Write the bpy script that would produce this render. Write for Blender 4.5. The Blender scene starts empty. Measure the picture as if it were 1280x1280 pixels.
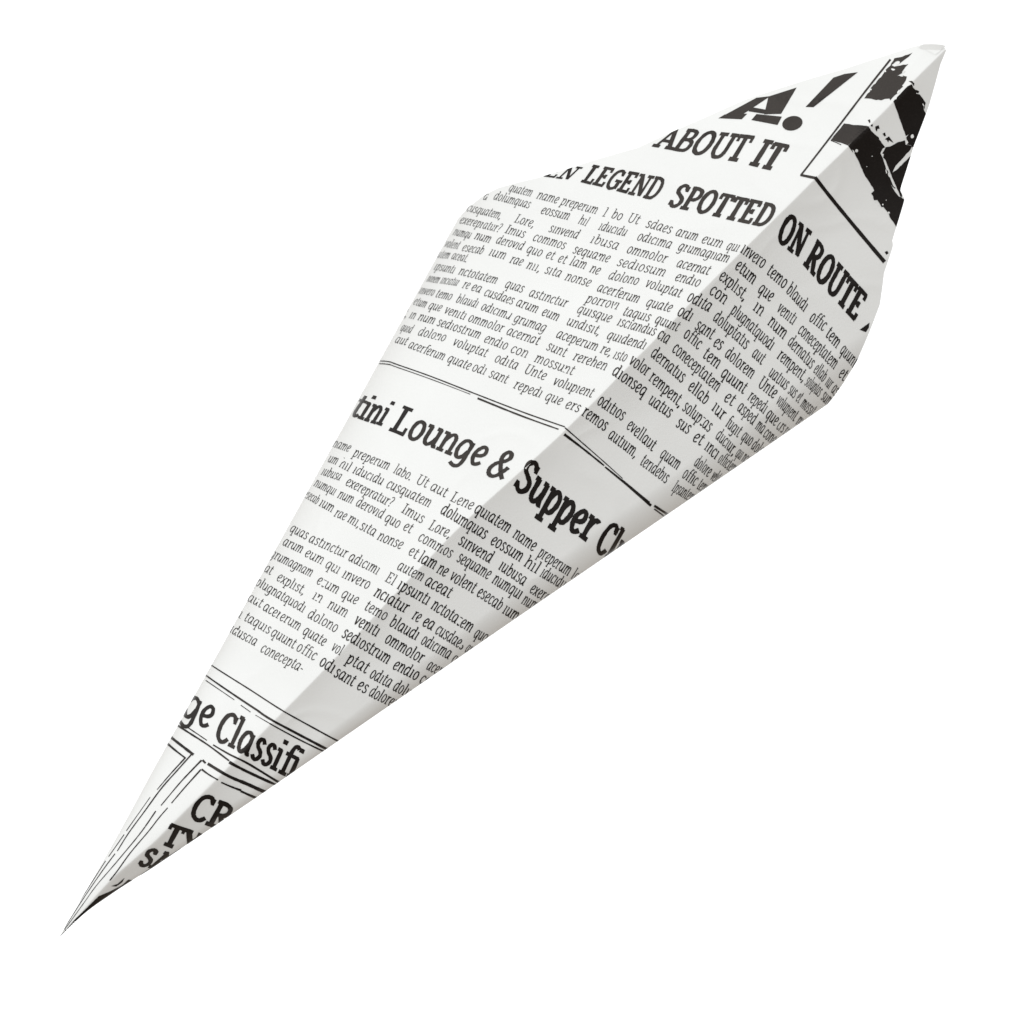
import bpy, bmesh, math, random
from mathutils import Vector, noise
from mathutils.geometry import tessellate_polygon

random.seed(7)
scene = bpy.context.scene
col = scene.collection

# ------------------------------------------------------------------ camera
K = 0.4 / 1280.0            # metres per millimetre-grid unit of the sheet layout
D = 6.0                     # long product lens, far away
cam_d = bpy.data.cameras.new('camera')
cam = bpy.data.objects.new('camera', cam_d)
col.objects.link(cam)
cam.location = (0, -D, 0)
cam.rotation_euler = (math.radians(90), 0, 0)
cam_d.sensor_width = 36
cam_d.lens = 36 * (D + 0.02) / 0.4
cam_d.clip_start = 0.1
cam_d.clip_end = 60
scene.camera = cam
cam_d.dof.use_dof = True
cam_d.dof.focus_distance = D + 0.010
cam_d.dof.aperture_fstop = 15

# ------------------------------------------------------------------ world: white light tent, dimmer and warmer below
world = bpy.data.worlds.new('World')
scene.world = world
world.use_nodes = True
wn = world.node_tree
wn.nodes.clear()
w_out = wn.nodes.new('ShaderNodeOutputWorld')
w_bg = wn.nodes.new('ShaderNodeBackground')
w_tc = wn.nodes.new('ShaderNodeTexCoord')
w_dot = wn.nodes.new('ShaderNodeVectorMath')
w_dot.operation = 'DOT_PRODUCT'
w_dot.inputs[1].default_value = Vector((-0.12, -0.76, 0.64)).normalized()      # the tent is brightest up front
w_map = wn.nodes.new('ShaderNodeMapRange')
w_ramp = wn.nodes.new('ShaderNodeValToRGB')
w_map.inputs['From Min'].default_value = -1
w_map.inputs['From Max'].default_value = 1
w_ramp.color_ramp.elements[0].position = 0.30
w_ramp.color_ramp.elements[0].color = (0.17, 0.133, 0.096, 1)
w_ramp.color_ramp.elements[1].position = 0.76
w_ramp.color_ramp.elements[1].color = (0.97, 0.985, 1.0, 1)
wn.links.new(w_tc.outputs['Generated'], w_dot.inputs[0])
wn.links.new(w_dot.outputs['Value'], w_map.inputs['Value'])
wn.links.new(w_map.outputs[0], w_ramp.inputs[0])
wn.links.new(w_ramp.outputs[0], w_bg.inputs['Color'])
wn.links.new(w_bg.outputs[0], w_out.inputs[0])
w_bg.inputs['Strength'].default_value = 1.225


def area_lamp(name, loc, target, size, power, color=(1, 1, 1)):
    d = bpy.data.lights.new(name, 'AREA')
    d.shape = 'SQUARE'
    d.size = size
    d.energy = power
    d.color = color
    o = bpy.data.objects.new(name, d)
    col.objects.link(o)
    o.location = loc
    o.rotation_euler = (Vector(target) - Vector(loc)).to_track_quat('-Z', 'Y').to_euler()
    return o


area_lamp('key_softbox', (-0.85, -1.65, 1.25), (0, 0, 0), 0.9, 6.4, (1.0, 0.985, 0.96))
area_lamp('added_backdrop_lamp', (0, 1.6, 2.6), (0, 3.5, 0), 2.2, 36)  # added out of view, only to lift the backdrop to full white
area_lamp('added_backdrop_lamp', (0, 1.6, -2.6), (0, 3.5, 0), 2.2, 36)  # second added lamp, evens out the lower backdrop

scene.view_settings.view_transform = 'Standard'
scene.view_settings.look = 'None'
scene.view_settings.exposure = 0
scene.view_settings.gamma = 1
scene.view_settings.use_curve_mapping = False
scene.render.engine = 'CYCLES'


# ------------------------------------------------------------------ materials
def paper_material(name, base):
    m = bpy.data.materials.new(name)
    m.use_nodes = True
    t = m.node_tree
    b = t.nodes['Principled BSDF']
    tc = t.nodes.new('ShaderNodeTexCoord')
    n1 = t.nodes.new('ShaderNodeTexNoise')
    n1.inputs['Scale'].default_value = 900
    n1.inputs['Detail'].default_value = 4
    n2 = t.nodes.new('ShaderNodeTexNoise')
    n2.inputs['Scale'].default_value = 40
    n2.inputs['Detail'].default_value = 3
    mix = t.nodes.new('ShaderNodeMix')
    mix.data_type = 'RGBA'
    mix.inputs[6].default_value = tuple(c * 0.965 for c in base) + (1,)
    mix.inputs[7].default_value = tuple(min(1, c * 1.02) for c in base) + (1,)
    bump = t.nodes.new('ShaderNodeBump')
    bump.inputs['Strength'].default_value = 0.10
    bump.inputs['Distance'].default_value = 0.0006
    t.links.new(tc.outputs['Object'], n1.inputs['Vector'])
    t.links.new(tc.outputs['Object'], n2.inputs['Vector'])
    t.links.new(n2.outputs['Fac'], mix.inputs[0])
    t.links.new(mix.outputs[2], b.inputs['Base Color'])
    t.links.new(n1.outputs['Fac'], bump.inputs['Height'])
    t.links.new(bump.outputs['Normal'], b.inputs['Normal'])
    b.inputs['Roughness'].default_value = 0.62
    b.inputs['Specular IOR Level'].default_value = 0.25
    return m


def ink_material():
    m = bpy.data.materials.new('printing_ink')
    m.use_nodes = True
    t = m.node_tree
    b = t.nodes['Principled BSDF']
    tc = t.nodes.new('ShaderNodeTexCoord')
    n = t.nodes.new('ShaderNodeTexNoise')
    n.inputs['Scale'].default_value = 1500
    n.inputs['Detail'].default_value = 2
    r = t.nodes.new('ShaderNodeValToRGB')
    r.color_ramp.elements[0].position = 0.45
    r.color_ramp.elements[0].color = (0.0017, 0.0017, 0.0024, 1)
    r.color_ramp.elements[1].position = 0.85
    r.color_ramp.elements[1].color = (0.009, 0.0078, 0.0078, 1)
    t.links.new(tc.outputs['Object'], n.inputs['Vector'])
    t.links.new(n.outputs['Fac'], r.inputs[0])
    t.links.new(r.outputs[0], b.inputs['Base Color'])
    b.inputs['Roughness'].default_value = 0.33
    b.inputs['Specular IOR Level'].default_value = 0.34
    b.inputs['Specular Tint'].default_value = (1.0, 0.90, 0.82, 1)
    return m


PAPER = paper_material('newsprint_paper', (0.765, 0.765, 0.745))
INK = ink_material()

bd = bpy.data.materials.new('white_backdrop_paper')
bd.use_nodes = True
bdt = bd.node_tree
bdb = bdt.nodes['Principled BSDF']
bdn = bdt.nodes.new('ShaderNodeTexNoise')
bdn.inputs['Scale'].default_value = 30
bdr = bdt.nodes.new('ShaderNodeValToRGB')
bdr.color_ramp.elements[0].color = (0.90, 0.90, 0.90, 1)
bdr.color_ramp.elements[1].color = (0.92, 0.92, 0.92, 1)
bdt.links.new(bdn.outputs['Fac'], bdr.inputs[0])
bdt.links.new(bdr.outputs[0], bdb.inputs['Base Color'])
bdb.inputs['Roughness'].default_value = 0.9
bdb.inputs['Specular IOR Level'].default_value = 0.0

# ------------------------------------------------------------------ setting: a white studio backdrop well behind the cone
bm = bmesh.new()
prof = [(3.5, 1.7), (3.5, 0.2), (3.5, -1.3)]
rows = [[bm.verts.new((x, y, z)) for (y, z) in prof] for x in (-2.1, 2.1)]
for i in range(len(prof) - 1):
    f = bm.faces.new((rows[0][i], rows[1][i], rows[1][i + 1], rows[0][i + 1]))
    f.smooth = True
me = bpy.data.meshes.new('backdrop')
bm.to_mesh(me)
bm.free()
me.materials.append(bd)
backdrop = bpy.data.objects.new('backdrop', me)
col.objects.link(backdrop)
backdrop['kind'] = 'structure'

# ------------------------------------------------------------------ the cone's shape
# Sheet grid: x to the right, y down, 1280 units = 0.4 m.  Generators fan out from the point.
AX, AY = 76.0, 1170.0


def lerp_table(tab, v):
    if v <= tab[0][0]:
        return tab[0][1]
    for (a, b), (c, d) in zip(tab, tab[1:]):
        if v <= c:
            return b + (d - b) * (v - a) / (c - a)
    return tab[-1][1]


def smooth_table(tab, v):
    """monotone-ish cubic through a table"""
    n = len(tab)
    if v <= tab[0][0]:
        return tab[0][1]
    if v >= tab[-1][0]:
        return tab[-1][1]
    for i in range(n - 1):
        if v <= tab[i + 1][0]:
            break
    x0, y0 = tab[i]
    x1, y1 = tab[i + 1]
    def sl(j):
        if j <= 0 or j >= n - 1:
            k = 0 if j <= 0 else n - 2
            return (tab[k + 1][1] - tab[k][1]) / (tab[k + 1][0] - tab[k][0])
        a = (tab[j][1] - tab[j - 1][1]) / (tab[j][0] - tab[j - 1][0])
        b = (tab[j + 1][1] - tab[j][1]) / (tab[j + 1][0] - tab[j][0])
        return 0 if a * b <= 0 else 2 * a * b / (a + b)
    h = x1 - x0
    u = (v - x0) / h
    m0, m1 = sl(i) * h, sl(i + 1) * h
    return ((2 * u**3 - 3 * u**2 + 1) * y0 + (u**3 - 2 * u**2 + u) * m0 +
            (-2 * u**3 + 3 * u**2) * y1 + (u**3 - u**2) * m1)


T_LEFT = [(0, 60.0), (131, 60.3), (250, 60.9), (620, 61.05), (1030, 61.15), (1600, 61.15)]
T_CREASE = [(0, 49.5), (60, 49.3), (97, 48.6), (135, 46.6), (175, 45.4), (400, 45.3), (690, 45.75), (900, 45.1),
            (1200, 45.15), (1600, 45.05)]
T_RIGHT = [(0, 46.2), (30, 45.0), (84, 39.9), (152, 36.6), (275, 35.4), (350, 35.2), (590, 34.95), (1168, 34.7), (1600, 34.7)]
RIM_PTS = [(572, 270), (584, 257), (604, 242), (622, 233), (641, 228), (672, 221), (710, 210), (760, 194.5), (797, 184.5),
           (814, 176.5), (847, 161.5), (881, 147), (930, 125), (980, 109), (1055, 87), (1105, 71), (1140, 60),
           (1155, 56.5), (1170, 57), (1178, 60), (1181, 65), (1174, 82), (1160, 134), (1142, 182), (1125, 237), (1131, 249), (1121, 283),
           (1116, 300), (1117, 307), (1106, 340), (1101, 380), (1089, 412), (1072, 452), (1055, 480), (1037, 505)]
RIM = sorted((math.degrees(math.atan2(AY - y, x - AX)), math.hypot(x - AX, AY - y)) for x, y in RIM_PTS)


def rim(th):
    return lerp_table(RIM, th)


def polar(x, y):
    return math.hypot(x - AX, AY - y), math.degrees(math.atan2(AY - y, x - AX))


TAN_L, TAN_R = math.tan(math.radians(24)), math.tan(math.radians(32.5))
S0_L, K_L = 0.62, 0.42
S0_R, K_R = 0.78, 0.30


def wave(x, y):
    p = Vector((x / 150.0, y / 150.0, 1.7))
    q = Vector((x / 52.0, y / 52.0, 8.1))
    c = Vector((x / 95.0 + 3.3, y / 70.0, 4.4))
    ridge = (1 - min(1.0, abs(noise.noise(c)) * 5.0)) ** 2          # a few faint handling creases
    return 4.2 * noise.noise(p) + 1.1 * noise.noise(q) - 0.85 * ridge


def crease(r):
    """angle of the front fold; a hand-made fold wanders slightly"""
    w = noise.noise(Vector((r / 85.0, 0.3, 5.5))) * 0.055 * min(1.0, r / 250.0)
    return smooth_table(T_CREASE, r) + w


def depth(x, y):
    r, th = polar(x, y)
    tc = crease(r)
    left = th >= tc
    te = smooth_table(T_LEFT if left else T_RIGHT, r)
    W = math.radians(abs(te - tc))
    s = min(1.0, abs(th - tc) / max(1e-6, abs(te - tc)))
    b = r * W * s
    soft = 1.0 + 5.0 * math.exp(-(r / 260.0) ** 2)
    bs = math.sqrt(b * b + soft * soft) - soft
    tan, s0, k = (TAN_L, S0_L, K_L) if left else (TAN_R, S0_R, K_R)
    if not left:
        tan = tan * (1 + 4.0 * math.exp(-(r / 190.0) ** 2))
        tan = tan * (1 + 0.40 * (1 - s) ** 2)   # slightly dished panel
    q = max(0.0, (s - s0) / (1 - s0))
    z = tan * bs + r * W * k * (1 - math.sqrt(max(0.0, 1 - q * q)))
    fade = min(1.0, r / 250.0) * (1 - s ** 6)
    return z + wave(x, y) * fade


def normal(x, y):
    e = 0.6
    zx = (depth(x + e, y) - depth(x - e, y)) / (2 * e)
    zy = (depth(x, y + e) - depth(x, y - e)) / (2 * e)
    l = math.sqrt(zx * zx + zy * zy + 1)
    return zx / l, zy / l, -1 / l


def to3d(x, y, z):
    return ((x - 640) * K, z * K, (640 - y) * K)


# ------------------------------------------------------------------ print: everything below collects small convex polygons on the sheet
INK_POLYS = []          # (points, level)
LEVEL = [0]


def level():
    LEVEL[0] = (LEVEL[0] + 1) % 9
    return LEVEL[0]


def split_tri(t, out, mx=7.0):
    d = [math.dist(t[i], t[(i + 1) % 3]) for i in range(3)]
    m = max(d)
    if m < mx:
        out.append(t)
        return
    i = d.index(m)
    a, b, c = t[i], t[(i + 1) % 3], t[(i + 2) % 3]
    h = ((a[0] + b[0]) / 2, (a[1] + b[1]) / 2)
    split_tri((a, h, c), out, mx)
    split_tri((h, b, c), out, mx)


def area_poly(pts, lv=None, ragged=0.0):
    lv = level() if lv is None else lv
    if ragged:
        q = []
        for i in range(len(pts)):
            a, b = pts[i], pts[(i + 1) % len(pts)]
            n = max(1, int(math.dist(a, b) / 3))
            for j in range(n):
                u = j / n
                q.append((a[0] + (b[0] - a[0]) * u + random.uniform(-ragged, ragged),
                          a[1] + (b[1] - a[1]) * u + random.uniform(-ragged, ragged)))
        pts = q
    tris = tessellate_polygon([[Vector((p[0], p[1], 0)) for p in pts]])
    for t in tris:
        out = []
        split_tri(tuple(pts[i] for i in t), out)
        for o in out:
            INK_POLYS.append((o, lv))


def catmull(pts, n=5, closed=False):
    if len(pts) < 3:
        return pts
    out = []
    m = len(pts)
    rng = range(m if closed else m - 1)
    for i in rng:
        p1, p2 = pts[i], pts[(i + 1) % m]
        p0 = pts[(i - 1) % m] if (closed or i > 0) else p1
        p3 = pts[(i + 2) % m] if (closed or i + 2 < m) else p2
        for j in range(n):
            u = j / n
            out.append(tuple(0.5 * (2 * p1[k] + (p2[k] - p0[k]) * u + (2 * p0[k] - 5 * p1[k] + 4 * p2[k] - p3[k]) * u * u +
                                    (3 * p1[k] - p0[k] - 3 * p2[k] + p3[k]) * u ** 3) for k in (0, 1)))
    out.append(pts[0] if closed else pts[-1])
    return out


def ribbon_quads(pts, widths, closed=False):
    """quads of a stroke of varying width"""
    n = len(pts)
    L, R = [], []
    for i in range(n):
        if closed:
            a, b = pts[(i - 1) % (n - 1)], pts[(i + 1) % (n - 1)]
        else:
            a, b = pts[max(0, i - 1)], pts[min(n - 1, i + 1)]
        dx, dy = b[0] - a[0], b[1] - a[1]
        l = math.hypot(dx, dy) or 1e-9
        nx, ny = -dy / l, dx / l
        mit = 1.0
        if 0 < i < n - 1:
            d1 = (pts[i][0] - pts[i - 1][0], pts[i][1] - pts[i - 1][1])
            l1 = math.hypot(*d1) or 1e-9
            c = abs((d1[0] * dx + d1[1] * dy) / (l1 * l))
            mit = 1 / max(0.6, c)
        w = widths[i] / 2 * mit
        L.append((pts[i][0] + nx * w, pts[i][1] + ny * w))
        R.append((pts[i][0] - nx * w, pts[i][1] - ny * w))
    return [(L[i], L[i + 1], R[i + 1], R[i]) for i in range(n - 1)]


def rule(pts, w0, w1=None, smooth=True, wob=0.12):
    """printed rule along points, broken into short quads"""
    w1 = w0 if w1 is None else w1
    w0, w1 = w0 * 1.28, w1 * 1.28
    p = catmull(pts, 6) if smooth and len(pts) > 2 else pts
    q = [p[0]]
    for a, b in zip(p, p[1:]):
        n = max(1, int(math.dist(a, b) / 5))
        for j in range(1, n + 1):
            q.append((a[0] + (b[0] - a[0]) * j / n, a[1] + (b[1] - a[1]) * j / n))
    m = len(q) - 1
    ws = [max(0.35, w0 + (w1 - w0) * i / m + random.uniform(-wob, wob) * w0) for i in range(m + 1)]
    lv = level()
    for quad in ribbon_quads(q, ws):
        INK_POLYS.append((quad, lv))


# ------------------------------------------------------------------ the slab lettering, as stroke skeletons (x-height 1)
def st(kind, s, w=1.0):
    pts = [tuple(float(v) for v in p.split(',')) for p in s.split()]
    return (kind, pts, w)


BOWL = 'S', '.56,.84 .40,1 .2,.93 .08,.62 .08,.32 .18,.05 .33,.03 .47,.22 .56,.5'
G = {}


def glyph(ch, adv, *strokes):
    G[ch] = (adv, [st(k, s, (w[0] if w else 1.0)) for k, s, *w in strokes])


SR = 0.78      # serif weight
glyph('a', .78, BOWL, ('P', '.58,1 .58,.18'), ('S', '.58,.22 .61,.03 .76,.06'))
glyph('b', .70, ('P', '.14,1.45 .14,.06'), ('P', '-.02,1.42 .14,1.42', SR), ('S', '.14,.55 .28,.92 .43,.98 .58,.75 .58,.4 .46,.06 .28,0 .14,.12'))
glyph('c', .58, ('S', '.52,.80 .40,.99 .22,.94 .09,.62 .09,.34 .2,.04 .36,.02 .53,.2'))
glyph('d', .78, BOWL, ('P', '.58,1.45 .58,.18'), ('P', '.42,1.42 .58,1.42', SR), ('S', '.58,.22 .61,.03 .76,.06'))
glyph('e', .62, ('S', '.09,.44 .36,.5 .51,.68 .46,.95 .28,.97 .11,.68 .09,.34 .22,.03 .38,.02 .54,.18'))
glyph('f', .46, ('S', '.58,1.36 .46,1.47 .32,1.38 .26,1.1'), ('P', '.26,1.12 .24,0'), ('P', '.06,.96 .5,.96', SR), ('P', '.08,.03 .42,.03', SR))
glyph('g', .74, BOWL, ('S', '.58,1 .58,.4 .57,-.1 .48,-.38 .28,-.45 .06,-.34'))
glyph('h', .74, ('P', '.14,1.45 .14,0'), ('P', '-.02,1.42 .14,1.42', SR), ('S', '.14,.55 .30,.92 .46,.99 .57,.82 .58,.6'), ('P', '.58,.62 .58,.0'), ('P', '.02,.03 .27,.03', SR), ('P', '.47,.03 .72,.03', SR))
glyph('i', .38, ('P', '.17,1 .17,.0'), ('P', '.02,.96 .17,.96', SR), ('P', '.03,.03 .33,.03', SR))
glyph('j', .38, ('S', '.2,1 .2,0 .12,-.38 -.06,-.42'), ('P', '.04,.96 .2,.96', SR))
glyph('l', .38, ('P', '.17,1.45 .17,.0'), ('P', '.01,1.42 .17,1.42', SR), ('P', '.03,.03 .33,.03', SR))
glyph('m', 1.10, ('P', '.14,1 .14,0'), ('P', '-.01,.96 .14,.96', SR), ('S', '.14,.55 .28,.92 .41,.99 .51,.82 .52,.6'), ('P', '.52,.62 .52,0'),
      ('S', '.52,.55 .66,.92 .80,.99 .90,.82 .91,.6'), ('P', '.91,.62 .91,0'), ('P', '.02,.03 .26,.03', SR), ('P', '.42,.03 .62,.03', SR), ('P', '.81,.03 1.06,.03', SR))
glyph('n', .74, ('P', '.14,1 .14,0'), ('P', '-.01,.96 .14,.96', SR), ('S', '.14,.55 .30,.92 .46,.99 .57,.82 .58,.6'), ('P', '.58,.62 .58,0'), ('P', '.02,.03 .27,.03', SR), ('P', '.47,.03 .72,.03', SR))
glyph('o', .68, ('C', '.33,1 .16,.88 .09,.5 .16,.12 .33,0 .50,.12 .58,.5 .50,.88'))
glyph('p', .70, ('P', '.14,1 .14,-.45'), ('P', '-.01,.96 .14,.96', SR), ('P', '-.02,-.42 .3,-.42', SR), ('S', '.14,.55 .28,.92 .43,.98 .58,.75 .58,.4 .46,.06 .28,0 .14,.12'))
glyph('q', .74, BOWL, ('P', '.58,1 .58,-.45'), ('P', '.42,-.42 .74,-.42', SR))
glyph('r', .52, ('P', '.16,1 .16,0'), ('P', '.0,.96 .16,.96', SR), ('S', '.16,.5 .27,.86 .40,.98 .52,.92'), ('P', '.02,.03 .36,.03', SR))
glyph('s', .54, ('S', '.45,.82 .33,.99 .17,.96 .11,.76 .2,.58 .38,.44 .46,.24 .36,.03 .2,.0 .06,.16'))
glyph('t', .48, ('S', '.22,1.30 .20,.9 .18,.3 .24,.03 .36,.02 .48,.14'), ('P', '.02,.96 .45,.96', SR))
glyph('u', .76, ('S', '.13,1 .12,.6 .13,.22 .24,.02 .38,.06 .50,.25 .57,.5'), ('P', '.58,1 .58,.15'), ('P', '-.02,.96 .13,.96', SR), ('P', '.44,.96 .58,.96', SR), ('S', '.58,.2 .61,.03 .74,.05'))
glyph('v', .62, ('P', '.06,.98 .28,.02'), ('P', '.28,.02 .54,.98'), ('P', '-.04,.97 .2,.97', SR), ('P', '.42,.97 .62,.97', SR))
glyph('x', .66, ('P', '.08,.98 .54,.02'), ('P', '.54,.98 .08,.02'), ('P', '-.02,.03 .2,.03', SR), ('P', '.44,.03 .66,.03', SR), ('P', '-.02,.97 .2,.97', SR), ('P', '.44,.97 .66,.97', SR))
glyph('.', .28, ('P', '.13,-.02 .13,.16', 1.6))
glyph(',', .28, ('S', '.16,.16 .15,-.02 .06,-.24', 1.3))
glyph('-', .44, ('P', '.06,.45 .38,.45'))
glyph('?', .60, ('S', '.08,1.24 .26,1.44 .46,1.34 .5,1.05 .36,.75 .28,.6 .27,.36'), ('P', '.27,-.02 .27,.16', 1.5))
glyph('&', .98, ('S', '.88,.02 .62,.34 .34,.86 .3,1.16 .42,1.36 .58,1.32 .64,1.1 .5,.88 .24,.68 .1,.36 .18,.08 .4,.0 .6,.16 .76,.5 .82,.66'))
# capitals, height 1.4
glyph('A', .92, ('P', '.08,.0 .44,1.40', .7), ('P', '.40,1.40 .80,.0', 1.15), ('P', '.2,.46 .66,.46', SR), ('P', '-.06,.04 .24,.04', SR), ('P', '.62,.04 .96,.04', SR), ('P', '.26,1.36 .46,1.36', SR))
glyph('B', .84, ('P', '.18,1.4 .18,0', 1.1), ('S', '.02,1.36 .4,1.37 .62,1.25 .62,.95 .45,.76 .2,.74'), ('S', '.2,.74 .52,.74 .72,.58 .71,.22 .52,.04 .02,.04'))
glyph('C', .80, ('S', '.70,1.12 .60,1.34 .42,1.38 .2,1.2 .09,.72 .16,.24 .36,.02 .56,.04 .72,.26'), ('P', '.71,1.02 .71,1.38', SR))
glyph('D', .92, ('P', '.2,1.4 .2,0', 1.1), ('S', '.02,1.36 .42,1.36 .68,1.2 .80,.8 .76,.36 .56,.08 .3,.04 .02,.04'))
glyph('E', .80, ('P', '.18,1.4 .18,0', 1.1), ('P', '.02,1.36 .68,1.36', SR), ('P', '.02,.04 .70,.04', SR), ('P', '.18,.72 .50,.72', SR), ('P', '.66,1.38 .66,1.08', SR), ('P', '.68,.02 .68,.34', SR), ('P', '.48,.88 .48,.56', SR))
glyph('G', .90, ('S', '.70,1.12 .60,1.34 .42,1.38 .2,1.2 .09,.72 .16,.24 .36,.02 .56,.06 .72,.2'), ('P', '.70,1.02 .70,1.38', SR), ('P', '.72,.66 .72,.06', 1.1), ('P', '.50,.64 .88,.64', SR))
glyph('I', .50, ('P', '.25,1.4 .25,0', 1.1), ('P', '.04,1.36 .46,1.36', SR), ('P', '.04,.04 .46,.04', SR))
glyph('L', .76, ('P', '.2,1.4 .2,0', 1.1), ('P', '.02,1.36 .42,1.36', SR), ('P', '.02,.04 .68,.04', SR), ('P', '.66,.02 .66,.4', SR))
glyph('N', 1.0, ('P', '.2,1.4 .2,0', .75), ('P', '.18,1.38 .78,.04', 1.2), ('P', '.80,1.4 .80,0', .75), ('P', '.0,1.36 .26,1.36', SR), ('P', '.02,.04 .40,.04', SR), ('P', '.62,1.36 .98,1.36', SR))
glyph('O', .92, ('C', '.45,1.39 .2,1.2 .10,.7 .2,.2 .45,.01 .70,.2 .80,.7 .70,1.2', 1.05))
glyph('P', .80, ('P', '.2,1.4 .2,0', 1.1), ('S', '.02,1.36 .44,1.36 .68,1.22 .68,.86 .48,.66 .22,.64'), ('P', '.02,.04 .44,.04', SR))
glyph('R', .92, ('P', '.2,1.4 .2,0', 1.1), ('S', '.02,1.36 .44,1.36 .66,1.22 .66,.9 .48,.72 .22,.70'), ('P', '.42,.70 .74,.04', 1.1), ('P', '.02,.04 .40,.04', SR), ('P', '.66,.04 .94,.04', SR))
glyph('S', .76, ('S', '.60,1.12 .50,1.34 .32,1.38 .14,1.2 .16,.92 .38,.74 .60,.54 .62,.24 .44,.02 .24,.04 .1,.26'), ('P', '.62,1.02 .62,1.36', SR), ('P', '.09,.04 .09,.36', SR))
glyph('T', .84, ('P', '.42,1.4 .42,0', 1.15), ('P', '.06,1.35 .78,1.35', SR), ('P', '.07,1.38 .07,1.04', SR), ('P', '.77,1.38 .77,1.04', SR), ('P', '.22,.04 .62,.04', SR))
glyph('U', .94, ('S', '.18,1.4 .18,.9 .19,.36 .32,.05 .48,.0 .66,.08 .76,.36 .77,.9 .77,1.4'), ('P', '.0,1.36 .38,1.36', SR), ('P', '.60,1.36 .95,1.36', SR))
glyph('Y', .88, ('P', '.1,1.38 .44,.62', 1.2), ('P', '.78,1.38 .44,.62', .8), ('P', '.44,.66 .44,0', 1.1), ('P', '-.04,1.36 .28,1.36', SR), ('P', '.62,1.36 .92,1.36', SR), ('P', '.26,.04 .62,.04', SR))
glyph('2', .76, ('S', '.1,1.1 .2,1.34 .4,1.38 .6,1.2 .56,.88 .3,.46 .1,.1'), ('P', '.06,.07 .68,.07', 1.3), ('P', '.66,.04 .66,.34', SR))


def word(text, x0, y0, x1, y1, up, wt, dots=False, track=0.06, drop=0.0, up1=None, fit=0.97):
    """set one word between two baseline points; up = vector of one x-height"""
    up1 = up1 or up
    if dots:                       # display type sets to its full width, with stouter serifs
        fit = 0.985
        wt *= 0.96
    adv = sum(G[c][0] + track for c in text) - track
    sx = 1.0 / adv
    ln = math.hypot(x1 - x0, y1 - y0) * fit
    dx, dy = (x1 - x0) * fit, (y1 - y0) * fit
    ul = math.hypot(*up)
    pen = 0.0
    # horizontal unit in sheet units vs vertical unit: keep stroke weight even
    ratio = ln * sx / ul
    wt = wt * max(0.42, min(1.0, ratio * 1.12))

    def to_sheet(gx, gy):
        u = gx * sx
        ux = up[0] + (up1[0] - up[0]) * u
        uy = up[1] + (up1[1] - up[1]) * u
        return (x0 + dx * u + ux * gy, y0 + dy * u + uy * gy)

    for c in text:
        a, strokes = G[c]
        strokes = list(strokes)
        if dots and c in 'ij':
            strokes.append(('P', [(.20, 1.28), (.20, 1.50)], 1.25))
        jit = random.uniform(-.02, .02)
        if dots:
            strokes = [(k, [(x + (0.045 if (x1_ := p_[-1][0] - p_[0][0]) * (1 if i else -1) > 0 else -0.045), y) for i, (x, y) in enumerate(p_)], 1.0)
                       if (k == 'P' and w == SR and abs(p_[0][1] - p_[-1][1]) < .01) else (k, p_, w) for k, p_, w in strokes]
        for k, pts, w in strokes:
            if k == 'S':
                p = catmull(pts, 3 if not dots else 5)
            elif k == 'C':
                p = catmull(pts, 3 if not dots else 5, True)
            else:
                p = []
                n = 4 if len(pts) == 2 and math.dist(*pts) > .8 else (2 if math.dist(pts[0], pts[-1]) > .3 else 1)
                for j in range(n + 1):
                    p.append((pts[0][0] + (pts[-1][0] - pts[0][0]) * j / n, pts[0][1] + (pts[-1][1] - pts[0][1]) * j / n))
            # work in a space where x is stretched like the sheet, so weight stays even
            q = [((gx + pen) * ratio, gy + jit) for gx, gy in p]
            ww = [wt * w * random.uniform(.9, 1.1) for _ in q]
            if drop:
                ww = [v * random.uniform(.75, 1.15) for v in ww]
            lv = level()
            quads = ribbon_quads(q, ww, k == 'C')
            if drop and random.random() < drop and len(quads) > 2:      # worn type: part of a stroke did not print
                h = len(quads) // 2
                quads = quads[:h] if random.random() < .5 else quads[h:]
            for quad in quads:
                INK_POLYS.append((tuple(to_sheet(gx / ratio, gy) for gx, gy in quad), lv))
        pen += a + track


UPDIR = (math.cos(math.radians(58)), -math.sin(math.radians(58)))


def body(line, xh_l, xh_r):
    """line: text entries 'word x0 y0 x1 y1; ...'"""
    for e in line.split(';'):
        e = e.split()
        if not e:
            continue
        t = e[0]
        x0, y0, x1, y1 = (float(v) for v in e[1:5])
        r, th = polar((x0 + x1) / 2, (y0 + y1) / 2)
        tc = crease(r)
        left = th > tc
        if left:
            s = (th - tc) / (smooth_table(T_LEFT, r) - tc)
            xh = xh_l * (1 - 0.12 * s)
            wt = 0.118 - 0.025 * s * (r / 1100)
        else:
            xh = xh_r
            wt = 0.142
        word(t, x0, y0, x1, y1, (UPDIR[0] * xh, UPDIR[1] * xh), wt, drop=0.014 if left else 0.008)


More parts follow.
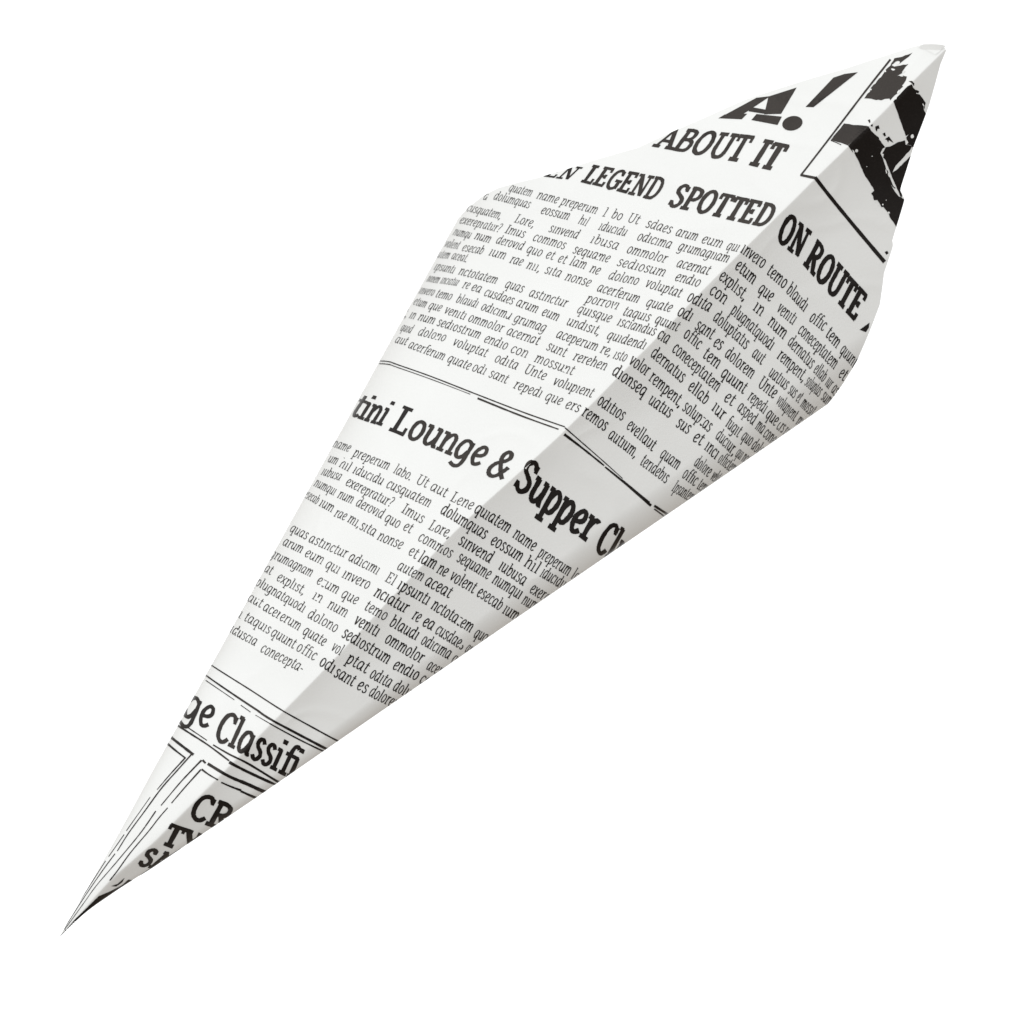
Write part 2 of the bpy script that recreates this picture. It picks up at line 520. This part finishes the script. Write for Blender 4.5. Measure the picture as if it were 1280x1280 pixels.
UPPER = """
quatem 635 237 664 245;name 670 247 697 254;preperum 700 255 746 268;l 752 270 757 271;bo 763 272 776 276;Ut 783 277 797 281;sdaes 806 284 838 293;arum 843 295 870 302;eum 875 304 901 311;qui 906 313 921 316;invero 924 316 953 337;temo 957 342 980 362;blaudi 982 365 1006 391;offic 1011 400 1030 414;tem 1032 419 1047 436;quunt 1050 440 1069 460
a 603 247 608 248;dolumquas 616 247 662 260;eossum 675 266 711 275;hil 722 279 733 283;iducidu 747 287 782 296;odicima 795 300 838 312;grumagnam 846 313 910 330;etum 917 336 941 357;que 946 365 963 378;veniti 970 389 992 407;coneceptatem 997 415 1045 463;et 1049 469 1056 476
cusquatem, 582 261 626 273;Lore, 642 277 667 284;sinvend 685 289 722 299;ibusa 737 303 772 313;ommolor 782 316 832 330;acernat 844 334 885 345;explist, 897 349 930 377;in 940 387 951 396;num 959 405 980 425;dernatus 984 430 1015 462;ellab 1017 464 1030 478;iur 1032 480 1038 487;asp 1040 489 1049 498
exerepratur? 573 276 625 290;Imus 630 290 655 297;commos 665 300 706 312;sequame 715 316 761 329;sediosum 770 332 831 347;endio 842 351 873 360;con 885 367 905 382;plugnatquodi 912 391 965 440;rempent, 971 447 1005 478;soluptas 1006 480 1025 496;sum 1027 498 1038 508
numqu 565 291 587 297;num 592 297 612 303;derovid 619 303 653 313;quo 657 315 676 321;et 681 322 691 325;et 696 327 706 330;lam 711 331 731 337;ne 736 340 748 344;dolono 759 349 797 357;voluptat 805 359 850 373;odita 857 376 886 391;doluptatis 890 400 933 438;aut 939 445 952 456;uatius 960 469 983 488;sus 985 490 993 498;et 995 500 999 504;mossit, 1001 507 1018 522
volent 554 306 572 310;esecab 576 312 603 317;ium 610 318 631 324;rae 636 328 652 332;mi, 657 335 674 340;sita 680 341 700 347;nonse 705 350 737 359;acerferum 745 364 798 380;quate 806 383 838 391;odi 845 394 862 403;sant 867 411 889 425;es 890 432 900 438;dolorem 905 445 940 475;Unte 947 482 968 499;volupient 970 504 994 527;mi 996 529 1004 535
autem 541 319 560 322;aceat. 563 322 583 327;porrovi 731 378 772 388;taquis 777 394 811 403;quunt 817 404 846 415;offic 853 421 873 438;tem 877 446 897 462;quunt 900 470 930 493;repedi 934 499 956 518;que 957 521 970 533;ers 971 535 979 541;rem 980 542 988 549
ipsunti 541 335 567 341;nctotatem 572 342 621 355;quas 630 359 653 366;astinctur 660 370 708 385;quisque 720 391 763 404;isciandus 770 407 818 421;cia 820 423 833 431;coneceptatem 839 439 898 492;et 904 500 915 508;asped 921 512 942 532;ma 944 535 953 543;cone 954 545 968 556
nonem 532 350 547 353;inciatur 549 353 572 357;re 577 359 585 361;ea 588 362 600 366;cusdaes 604 369 641 381;arum 644 382 671 392;eum 676 394 697 402;undisit, 707 406 749 420;quidendi 757 424 806 438;dernatus 812 445 853 480;ellab 859 486 882 507;iur 889 512 903 526;fugit 906 532 923 547;quo 926 549 938 558;dolo 939 560 952 570
invero 522 365 541 369;temo 543 370 563 375;blaudi 569 377 596 385;odicima 600 387 638 400;grumag 641 402 681 416;aceperum 694 422 746 440;re, 749 441 762 446;isto 765 448 781 453;volor 785 455 808 471;rempent, 810 475 850 510;soluptas 852 512 887 541;duciur, 894 547 917 570;qui 919 570 926 575;nam 927 576 937 582
etum 515 379 531 384;que 534 385 550 389;veniti 554 391 581 400;ommolor 584 401 628 416;acernat 632 418 673 432;sunt 682 437 706 447;rerehen 715 450 757 464;dionseq 764 468 805 497;uatus 809 504 837 523;sus 844 532 860 543;et 865 550 876 557;inci 880 561 895 575;offictem 897 577 918 593
st, 500 393 507 395;in 510 396 517 398;num 521 399 542 405;sediostrum 545 406 600 424;endio 604 427 633 438;con 637 440 658 448;mossunt 667 452 716 470;dolore 867 581 886 597;velitem 888 599 903 608
quod 499 412 513 416;dolono 521 418 556 427;voluptat 565 431 608 447;odita 617 452 646 463;Unte 654 466 681 476;volupient 690 481 740 498;oditios 745 505 778 527;evellaut 782 535 816 565;quam 824 571 847 588;offic 852 596 869 608;temp 871 610 884 619
aut 492 427 507 431;acerferum 509 434 555 451;quate 558 452 587 463;odi 589 463 606 469;sant 610 471 633 480;repedi 641 485 676 498;que 680 500 701 507;ers 705 510 723 516;remos 726 519 756 540;autium, 759 547 794 573;teridebis 799 580 833 605;Ipsantem 839 613 866 629
"""
LOWER = """
name 414 558 436 565;preperum 440 570 486 588;labo. 491 591 513 601;Ut 519 604 533 610;aut 537 612 557 622;Lene 562 626 590 638;quiatem 592 640 636 667;name 640 671 667 690;preperum 671 695 711 721;lab 713 723 725 731
um 408 577 420 581;hil 423 583 436 590;iducidu 440 591 478 607;cusquatem 482 609 538 635;dolumquas 550 641 607 675;eossum 612 679 651 703;hil 654 707 671 718;iduciduc 674 720 708 740
iubusa 400 593 425 601;exerepratur? 431 606 490 635;Imus 501 640 528 655;Lore, 535 661 562 673;sinvend 572 679 613 705;iubusa 622 711 655 733;exerep 661 740 688 757
numqui 391 607 418 620;num 421 622 440 630;derovid 444 632 478 649;quo 480 651 498 661;et 503 662 513 667;commos 522 675 564 698;sequame 570 701 611 725;numqui 614 728 650 750;num 651 754 668 764
esecab 378 621 396 631;ium 398 632 415 641;rae 417 645 431 651;mi, 434 652 448 660;sita 449 661 468 671;nonse 471 674 502 687;et 510 692 520 699;lam 522 701 543 712;ne 545 715 557 721;volent 561 724 592 742;esecab 595 744 625 764;ium 627 766 645 777
autem 496 711 528 727;aceat 530 730 562 748
quas 361 664 383 675;astinctur 385 677 433 698;adicimi 435 700 473 719;El 481 726 492 732;ipsunti 496 735 535 757;nctotatem 538 760 589 792;quas 591 796 610 806
arum 352 681 377 692;eum 380 695 403 706;qui 406 709 423 718;invero 427 721 461 737;nciatur 467 744 508 767;re 514 773 523 778;ea 527 781 540 788;cusdaes 543 791 578 813;arum 580 815 594 824
grumagnam 336 696 390 722;etum 395 729 422 743;que 426 746 446 756;temo 455 761 482 776;blaudi 486 781 521 801;odicima 525 804 561 825;gru 563 828 576 835
at 329 714 338 719;explist, 345 725 380 744;in 390 748 401 754;num 409 759 433 772;veniti 442 779 472 796;ommolor 480 802 527 830;acern 532 836 554 848
plugnatquodi 318 731 381 767;dolono 384 771 421 791;sediostrum 427 795 486 831;endio 490 835 521 851;con 523 853 541 862
aut 308 751 326 760;acererum 328 762 375 789;quate 378 792 406 808;vol 414 812 426 819;ptat 432 827 458 842;odita 461 846 487 860;dolup 490 862 516 876
i 296 771 301 774;taquis 304 775 337 793;quunt 338 794 368 811;offic 370 812 394 826;odi 399 830 416 842;sant 417 844 441 858;es 445 860 457 867;dolorem 460 869 498 888
iduscia 286 790 320 808;conecepta- 325 814 379 841
"""
for ln in UPPER.strip().split('\n'):
    body(ln, 9.6, 11.1)
for ln in LOWER.strip().split('\n'):
    body(ln, 9.9, 11.0)


def cap(vx, vy):
    return (vx / 1.4, vy / 1.4)


# headlines
word('ABOUT', 818, 182, 927, 203, cap(19, -23), .235, True, up1=cap(18, -31))
word('IT', 936, 206, 968, 213, cap(19, -30), .235, True)
word('EN', 681, 219, 713, 224, cap(16, -15), .20, True)
word('LEGEND', 727, 226, 820, 251, cap(15, -20), .22, True, up1=cap(16, -26))
word('SPOTTED', 834, 257, 959, 285, cap(16, -26), .235, True)
word('ON', 969, 299, 999, 324, cap(15, -32), .25, True)
word('ROUTE', 1004, 330, 1071, 401, cap(16, -30), .25, True)
word('tini', 437, 518, 478, 532, (12, -19), .19, True)
word('Lounge', 487, 537, 602, 584, (13, -21), .20, True)
word('&', 605, 592, 630, 601, (15, -22), .20, True)
word('Supper', 641, 608, 737, 679, (14, -25), .225, True)
word('Club', 743, 686, 788, 718, (14, -25), .25, True)
word('ge', 227, 893, 262, 911, (10, -24), .19, True)
word('Classifi', 268, 921, 368, 974, (11, -24), .20, True)
word('CR', 236, 1019, 282, 1039, cap(16, -29), .25, True)
word('TYP', 202, 1052, 262, 1076, cap(13, -24), .29, True)
word('SA', 173, 1079, 205, 1088, cap(14, -20), .30, True)


area_poly_later = [[(1075.5, 411.5), (1088, 402.5), (1087, 409), (1083.5, 414.5)]]


def Z1(*p):          # layout measured on a 4x enlargement of the mouth
    return [(880 + x / 4, 40 + y / 4) for x, y in p]


def Z4(*p):
    return [(1020 + x / 7.111, 40 + y / 7.111) for x, y in p]


def Z5(*p):
    return [(1000 + x / 8, 180 + y / 8) for x, y in p]


def ZB(*p):
    return [(180 + x / 4.923, 820 + y / 4.923) for x, y in p]


def ZP(*p):
    return [(60 + x / 5.3333, 940 + y / 5.3333) for x, y in p]


# big clipped exclamation "A!"
area_poly(Z1((95, 420), (262, 330), (332, 322), (196, 412)), 1)
area_poly(Z1((72, 432), (104, 413), (216, 410), (188, 438)), 2)
area_poly(Z1((322, 324), (462, 280), (440, 318), (384, 412), (300, 414)), 3)
area_poly(Z1((232, 376), (318, 392), (306, 412), (222, 398)), 4)
area_poly(Z1((236, 442), (262, 412), (388, 426), (366, 468)), 5)
cx, cy = Z1((440, 460))[0]
area_poly([(cx + 12.5 * math.cos(a) - 2.0 * math.sin(a), cy + 9.3 * math.sin(a)) for a in [i * math.tau / 20 for i in range(20)]], 6)
area_poly(Z1((506, 378), (545, 380), (766, 206), (700, 214), (645, 232)), 6)

for pl in area_poly_later:
    area_poly(pl)

# picture frame rule
rule(Z1((928, 143), (800, 305), (640, 515), (480, 722)), 1.9, 1.7, wob=.06)
rule(Z1((478, 720), (553, 736)), 2.3, 2.8, wob=.06)
rule(Z1((550, 732), (640, 842), (780, 1005), (905, 1148)), 3.4, 3.9, wob=.06)
area_poly(Z1((905, 1098), (918, 1092), (925, 1104), (914, 1112)))

# the torn-edged newspaper picture
area_poly(Z4((420, 600), (470, 540), (470, 520), (520, 465), (598, 372), (612, 345), (652, 308), (690, 246), (760, 230), (850, 195),
             (815, 232), (765, 268), (735, 296), (726, 270), (700, 276), (664, 305), (684, 318), (740, 306), (812, 298), (770, 346), (748, 372),
             (762, 360), (780, 364), (712, 402), (745, 398), (800, 412), (790, 436), (752, 490), (765, 500), (736, 520), (712, 560),
             (690, 578), (652, 622), (640, 606), (600, 604), (566, 620), (480, 606)), 2, .5)
area_poly(Z4((676, 628), (716, 586), (800, 496), (838, 478), (852, 508), (886, 538), (880, 556), (912, 562), (966, 636), (956, 694),
             (944, 660), (950, 700), (985, 760), (892, 985), (855, 1030), (842, 1010), (800, 1002), (786, 985), (802, 968), (796, 940),
             (820, 912), (794, 930)), 2, .25)
area_poly(Z4((612, 1030), (652, 1024), (720, 984), (782, 968), (790, 1004), (838, 1012), (858, 1008), (832, 1050), (770, 1122), (704, 1192), (676, 1252), (712, 1228),
             (850, 1092), (900, 1060), (800, 1296), (760, 1480), (700, 1350), (664, 1270), (614, 1146), (590, 1120), (596, 1088), (580, 1084), (606, 1044)), 3, .25)
area_poly(Z5((1118, 100), (1160, 90), (1010, 480), (992, 462), (900, 290), (920, 292), (1010, 225)), 4, .2)
# broad black figure on the shaded side
area_poly(Z4((276, 1022), (330, 964), (456, 850), (480, 890), (548, 944), (552, 960), (606, 1030), (582, 1044), (566, 1082), (590, 1130), (640, 1280), (672, 1360), (560, 1490), (498, 1380),
             (432, 1286), (330, 1070), (318, 1078)), 5, .25)
area_poly(Z5((520, 75), (800, 100), (836, 196), (870, 330), (920, 436), (986, 522), (1052, 552), (1100, 590), (968, 826), (900, 730), (884, 690), (830, 628),
             (812, 632), (800, 600), (772, 560), (738, 566), (728, 520), (708, 496), (740, 466), (640, 292)), 6, .3)
area_poly(Z5((850, 250), (872, 268), (888, 310), (864, 292)), 7)
area_poly(Z5((884, 325), (896, 338), (930, 420), (955, 440), (946, 446), (920, 424)), 8)
area_poly(Z4((122, 970), (190, 888), (242, 822), (330, 836), (392, 838), (458, 852), (274, 1020), (220, 998), (160, 980)), 1, .3)
rule(Z4((124, 974), (170, 992), (215, 1014)), .8)
for pl in ([(450, 795), (470, 788), (474, 812), (466, 824)], [(476, 836), (494, 830), (492, 850), (478, 850)],
           [(515, 850), (545, 838), (556, 868), (536, 870), (530, 896), (520, 880)], [(582, 912), (604, 900), (612, 930), (600, 936)],
           [(604, 960), (640, 934), (684, 992), (640, 968), (634, 990), (622, 966)], [(810, 450), (842, 448), (862, 470), (858, 494), (842, 470)],
           [(878, 524), (906, 536), (898, 556), (872, 544)]):
    area_poly(Z4(*pl))

# flecks of bare paper inside the picture
def fleck(x, y, rx, ry, rot=0.0):
    n = 9
    pts = []
    for i in range(n):
        a = i * math.tau / n
        u, v = rx * math.cos(a) * random.uniform(.75, 1.2), ry * math.sin(a) * random.uniform(.75, 1.2)
        pts.append((x + u * math.cos(rot) - v * math.sin(rot), y + u * math.sin(rot) + v * math.cos(rot)))
    area_poly(pts, 40)


for x, y, a, b, t in ((350, 1062, 14, 13, 0), (322, 1068, 5, 16, -.6), (480, 522, 8, 9, 0), (608, 360, 9, 8, .4), (676, 345, 18, 9, .2), (722, 288, 22, 12, -.7),
                      (748, 402, 20, 6, .2), (768, 368, 14, 6, -.5), (945, 655, 5, 16, -.5), (590, 1050, 6, 16, .3), (800, 985, 12, 16, .2), (850, 930, 14, 18, .5),
                      (620, 1240, 6, 22, -.2), (640, 1262, 5, 12, 0), (700, 600, 6, 14, .5), (722, 545, 8, 20, .6)):
    X, Y = Z4((x, y))[0]
    fleck(X, Y, a / 7.111, b / 7.111, t)
for x, y, a, b, t in ((888, 684, 10, 10, 0), (555, 76, 15, 13, 0), (712, 128, 5, 5, 0), (760, 582, 12, 7, -.5), (790, 610, 8, 6, 0), (826, 604, 8, 8, 0), (660, 230, 4, 4, 0), (860, 560, 4, 4, 0)):
    X, Y = Z5((x, y))[0]
    fleck(X, Y, a / 8, b / 8, t)

# double rule under the long article
rule([(473, 450), (486, 451.5), (497, 455.5), (540, 471), (597, 493.5), (655, 516), (706, 534)], 1.1, 1.3)
rule([(473, 453.5), (486, 455), (497, 459), (540, 474.5), (588, 493)], 1.1, .6)
rule([(597, 498), (650, 519.5), (698, 537)], 1.9, 1.4)
rule([(706, 535), (750, 573), (778, 598)], 1.3, .8)
rule([(777, 599), (812, 628)], 1.0, 1.6)
rule([(818, 632), (842, 647)], 2.2)
rule([(705, 543), (730, 562), (755, 582)], 2.6, 1.6)
rule([(756, 583.5), (780, 603), (814, 632)], 1.5, 2.6)
rule([(818, 636), (842, 653)], 1.3)
# rules round the classified heading
rule(ZB((405, 52), (640, 195), (870, 340), (1215, 535)), 1.2, 1.6)
rule(ZB((372, 114), (600, 265), (700, 330), (795, 392), (1140, 580)), 1.5, 2.6)
rule(ZB((380, 150), (470, 208), (560, 268)), .9, .7)
rule(ZB((600, 300), (660, 342)), .8)
rule(ZB((690, 360), (780, 412)), .6, .9)
rule(ZB((780, 412), (940, 502), (1110, 588)), 1.3, 1.6)
rule(ZB((228, 410), (310, 462), (392, 516)), 1.3, .9)
rule(ZB((430, 543), (530, 600), (640, 655), (840, 782)), 1.3, 2.4)
rule(ZB((205, 425), (300, 482), (400, 545), (530, 640)), 1.8, 1.6)
rule(ZB((530, 648), (640, 708), (815, 792)), 3.0, 2.4)
# classified boxes running into the point
rule(ZB((160, 494), (240, 552), (310, 604)), 2.6, 2.6)
rule(ZP((966, 8), (880, 105), (765, 235), (655, 385), (545, 535), (470, 655)), 1.4, .9)
rule(ZP((455, 672), (375, 780), (235, 985), (105, 1190)), .9, .5)
rule(ZB((140, 534), (205, 584), (262, 626)), 2.3, 1.5)
rule(ZP((920, 36), (825, 140), (733, 248)), 1.5, .6)
rule(ZP((688, 296), (597, 425), (530, 520)), .6, .8)
rule(ZP((515, 545), (412, 692)), .8, .7)
rule(ZP((392, 720), (295, 872), (195, 1030)), .7, .4)
rule(ZB((366, 636), (385, 656)), 2.0)
rule(ZB((398, 658), (530, 736), (640, 785), (750, 838)), 2.6, 3.6)
rule(ZP((1030, 50), (960, 122), (880, 208), (760, 352)), 1.7, .9)
rule(ZP((726, 388), (655, 492), (590, 577), (450, 745), (330, 885), (240, 1010), (120, 1175)), 1.2, .5)
rule(ZP((1030, 110), (1080, 146), (1140, 180)), 1.9, 1.3)
rule(ZP((1160, 196), (1220, 224), (1290, 252)), 1.4, 2.2)
rule(ZB((598, 828), (700, 876)), 2.2)
rule(ZP((1026, 112), (920, 230), (830, 336)), 1.5, .9)
rule(ZP((805, 366), (745, 436), (680, 520), (560, 662), (470, 786), (420, 848)), 1.0, 1.1)
# black block of the next item where the sheet turns under at the point
area_poly(ZP((428, 886), (470, 872), (516, 832), (500, 862), (460, 890)), 7)
area_poly(ZP((84, 1226), (165, 1130), (240, 1056), (345, 953), (430, 918), (500, 882), (540, 845), (566, 852), (690, 768), (800, 694), (1020, 556),
             (1290, 380), (1290, 420), (440, 960), (200, 1130)), 3, .1)

# ------------------------------------------------------------------ clip the print to each panel and build the meshes


def clip(poly, fn):
    vals = [fn(p) for p in poly]
    if min(vals) >= 0:
        return poly
    if max(vals) < 0:
        return None
    out = []
    n = len(poly)
    for i in range(n):
        a, b = poly[i], poly[(i + 1) % n]
        fa, fb = vals[i], vals[(i + 1) % n]
        if fa >= 0:
            out.append(a)
        if (fa >= 0) != (fb >= 0):
            u = fa / (fa - fb)
            out.append((a[0] + (b[0] - a[0]) * u, a[1] + (b[1] - a[1]) * u))
    return out if len(out) >= 3 else None


def side(p):
    r, th = polar(*p)
    return th - crease(r)


def f_left(p):
    return side(p)


def f_right(p):
    return -side(p)


def f_edge_left(p):
    r, th = polar(*p)
    return smooth_table(T_LEFT, r) - th - 0.04


def f_edge_right(p):
    r, th = polar(*p)
    return th - smooth_table(T_RIGHT, r) - 0.04


def f_rim(p):
    r, th = polar(*p)
    return rim(th) - r - 0.5


def panel(name, left, parent, ns=150, nr=260):
    bm = bmesh.new()
    side_tab = T_LEFT if left else T_RIGHT
    grid = []
    svals = []
    for i in range(ns + 1):
        u = i / ns
        # dense by the crease and by the turning edge
        s = 0.5 - 0.5 * math.cos(math.pi * u)
        svals.append(s)
    svals[-1] = 1.0
    for s in svals:
        row = []
        # the rim radius on this generator (edge angles vary a little with r, so iterate)
        R = 1200.0
        for _ in range(25):
            th = crease(R) + s * (smooth_table(side_tab, R) - crease(R))
            R = 0.5 * R + 0.5 * rim(th)
        for j in range(nr + 1):
            r = R * (j / nr) ** 1.15
            r = max(r, 0.02)
            tc = crease(r)
            th = tc + s * (smooth_table(side_tab, r) - tc)
            x = AX + r * math.cos(math.radians(th))
            y = AY - r * math.sin(math.radians(th))
            # stay a hair inside the side limit so the right branch is evaluated
            row.append(bm.verts.new(to3d(x, y, depth_at(r, s, left, x, y))))
        grid.append(row)
    for i in range(ns):
        for j in range(nr):
            f = bm.faces.new((grid[i][j], grid[i][j + 1], grid[i + 1][j + 1], grid[i + 1][j]))
            f.smooth = True
    # print
    fn = (f_left, f_edge_left, f_rim) if left else (f_right, f_edge_right, f_rim)
    fine = []
    for pts, lv in INK_POLYS:
        cxx = sum(p[0] for p in pts) / len(pts)
        cyy = sum(p[1] for p in pts) / len(pts)
        r, th = polar(cxx, cyy)
        tc, te = crease(r), smooth_table(side_tab, r)
        s = (th - tc) / (te - tc)
        if s < -0.2 or s > 1.3:
            continue
        mx = 9 if s < 0.6 else (3.0 if s < 0.85 else 1.4)
        if r < 330:
            mx = min(mx, 2.2)
        if r < 110:
            mx = min(mx, 1.2)
        if max(math.dist(pts[i], pts[i - 1]) for i in range(len(pts))) <= mx:
            fine.append((pts, lv))
        else:
            for i in range(1, len(pts) - 1):
                out = []
                split_tri((pts[0], pts[i], pts[i + 1]), out, mx)
                fine.extend((t, lv) for t in out)
    for pts, lv in fine:
        p = pts
        for g in fn:
            p = clip(p, g)
            if p is None:
                break
        if p is None:
            continue
        vs = []
        for x, y in p:
            nx, ny, nz = normal(x, y)
            o = 0.34 + 0.012 * min(lv, 22)
            vs.append(bm.verts.new(to3d(x + nx * o, y + ny * o, depth(x, y) + nz * o)))
        try:
            f = bm.faces.new(vs)
            f.material_index = 0 if lv == 40 else 1
        except ValueError:
            pass
    bm.normal_update()
    for f in bm.faces:
        if f.normal.y > 0:
            f.normal_flip()
    me = bpy.data.meshes.new(name)
    bm.to_mesh(me)
    bm.free()
    me.materials.append(PAPER)
    me.materials.append(INK)
    o = bpy.data.objects.new(name, me)
    col.objects.link(o)
    o.parent = parent
    return o


def depth_at(r, s, left, x, y):
    """depth() with the generator fraction given exactly (no ambiguity on the crease or edge)"""
    tc = crease(r)
    te = smooth_table(T_LEFT if left else T_RIGHT, r)
    W = math.radians(abs(te - tc))
    b = r * W * s
    soft = 1.0 + 5.0 * math.exp(-(r / 260.0) ** 2)
    bs = math.sqrt(b * b + soft * soft) - soft
    tan, s0, k = (TAN_L, S0_L, K_L) if left else (TAN_R, S0_R, K_R)
    if not left:
        tan = tan * (1 + 4.0 * math.exp(-(r / 190.0) ** 2))
        tan = tan * (1 + 0.40 * (1 - s) ** 2)
    q = max(0.0, (s - s0) / (1 - s0))
    z = tan * bs + r * W * k * (1 - math.sqrt(max(0.0, 1 - q * q)))
    fade = min(1.0, r / 250.0) * (1 - s ** 6)
    return z + wave(x, y) * fade


cone = bpy.data.objects.new('paper_cone', None)
col.objects.link(cone)
cone['label'] = 'white paper cone printed all over with black newspaper text, pointed end down'
cone['category'] = 'paper cone'
cone.empty_display_size = 0.02

p_lit = panel('side_panel', True, cone)
p_shade = panel('side_panel', False, cone)
p_lit['label'] = 'bright broad side panel with the article columns'
p_shade['label'] = 'shaded narrow side panel with the black printed picture at its top'

# back of the cone: a rounded wall from one turned edge round to the other, mouth edge just above the front's at the lit side
bm = bmesh.new()
NB, NR = 90, 120
rows = []
for i in range(NB + 1):
    a = i / NB
    ph = math.pi * a
    row = []
    u = 0.5 - 0.5 * math.cos(ph)                       # 0 lit edge .. 1 shaded edge
    tL, tR = 61.15, 34.7
    th_m = tL + (tR - tL) * u
    lim = 1027 + (1168 - 1027) * u + 235 * math.sin(math.pi * min(1, u / 0.72)) ** 0.8 * (1 if u < .72 else 0)
    R = min(rim(th_m) + (1.3 if 0.02 < u < 0.42 else -14 * min(1, max(0, (u - .42) / .1))), lim)
    R = max(R, 1000)
    if i == 0:
        R = rim(61.15)
    if i == NB:
        R = rim(34.7)
    for j in range(NR + 1):
        r = max(0.02, R * j / NR)
        thL, thR = smooth_table(T_LEFT, r), smooth_table(T_RIGHT, r)
        th = math.radians(thL + (thR - thL) * u)
        zL = depth_at(r, 1.0, True, 0, 0)
        zR = depth_at(r, 1.0, False, 0, 0)
        z = zL + (zR - zL) * u + 0.17 * r * math.sin(ph)
        row.append(bm.verts.new(to3d(AX + r * math.cos(th), AY - r * math.sin(th), z)))
    rows.append(row)
for i in range(NB):
    for j in range(NR):
        f = bm.faces.new((rows[i][j], rows[i + 1][j], rows[i + 1][j + 1], rows[i][j + 1]))
        f.smooth = True
bm.normal_update()
me = bpy.data.meshes.new('back_panel')
bm.to_mesh(me)
bm.free()
me.materials.append(PAPER)
back = bpy.data.objects.new('back_panel', me)
col.objects.link(back)
back.parent = cone

# small turned-over lip at the very tip of the mouth
bm = bmesh.new()
lip = Z4((900, 150), (960, 168), (1048, 216), (1100, 178), (1142, 138), (1100, 126), (1010, 117), (935, 124))
top = []
for i, (x, y) in enumerate(lip):
    lift = 5.5 if i in (5, 6, 7) else (3.0 if i in (0, 4) else 0.7)
    top.append(bm.verts.new(to3d(x, y, depth(x, y) - lift)))
bm.faces.new(top)
ext = bmesh.ops.extrude_face_region(bm, geom=bm.faces[:])
for v in ext['geom']:
    if isinstance(v, bmesh.types.BMVert):
        v.co.y += 0.35 * K
bmesh.ops.recalc_face_normals(bm, faces=bm.faces[:])
me = bpy.data.meshes.new('tip_lip')
bm.to_mesh(me)
bm.free()
me.materials.append(PAPER)
lipo = bpy.data.objects.new('tip_lip', me)
col.objects.link(lipo)
lipo.parent = cone

# the empty sits at the cone's point
base = Vector(to3d(AX, AY, 0))
cone.location = base
for ch in (p_lit, p_shade, back, lipo):
    ch.data.transform(__import__('mathutils').Matrix.Translation(-base))
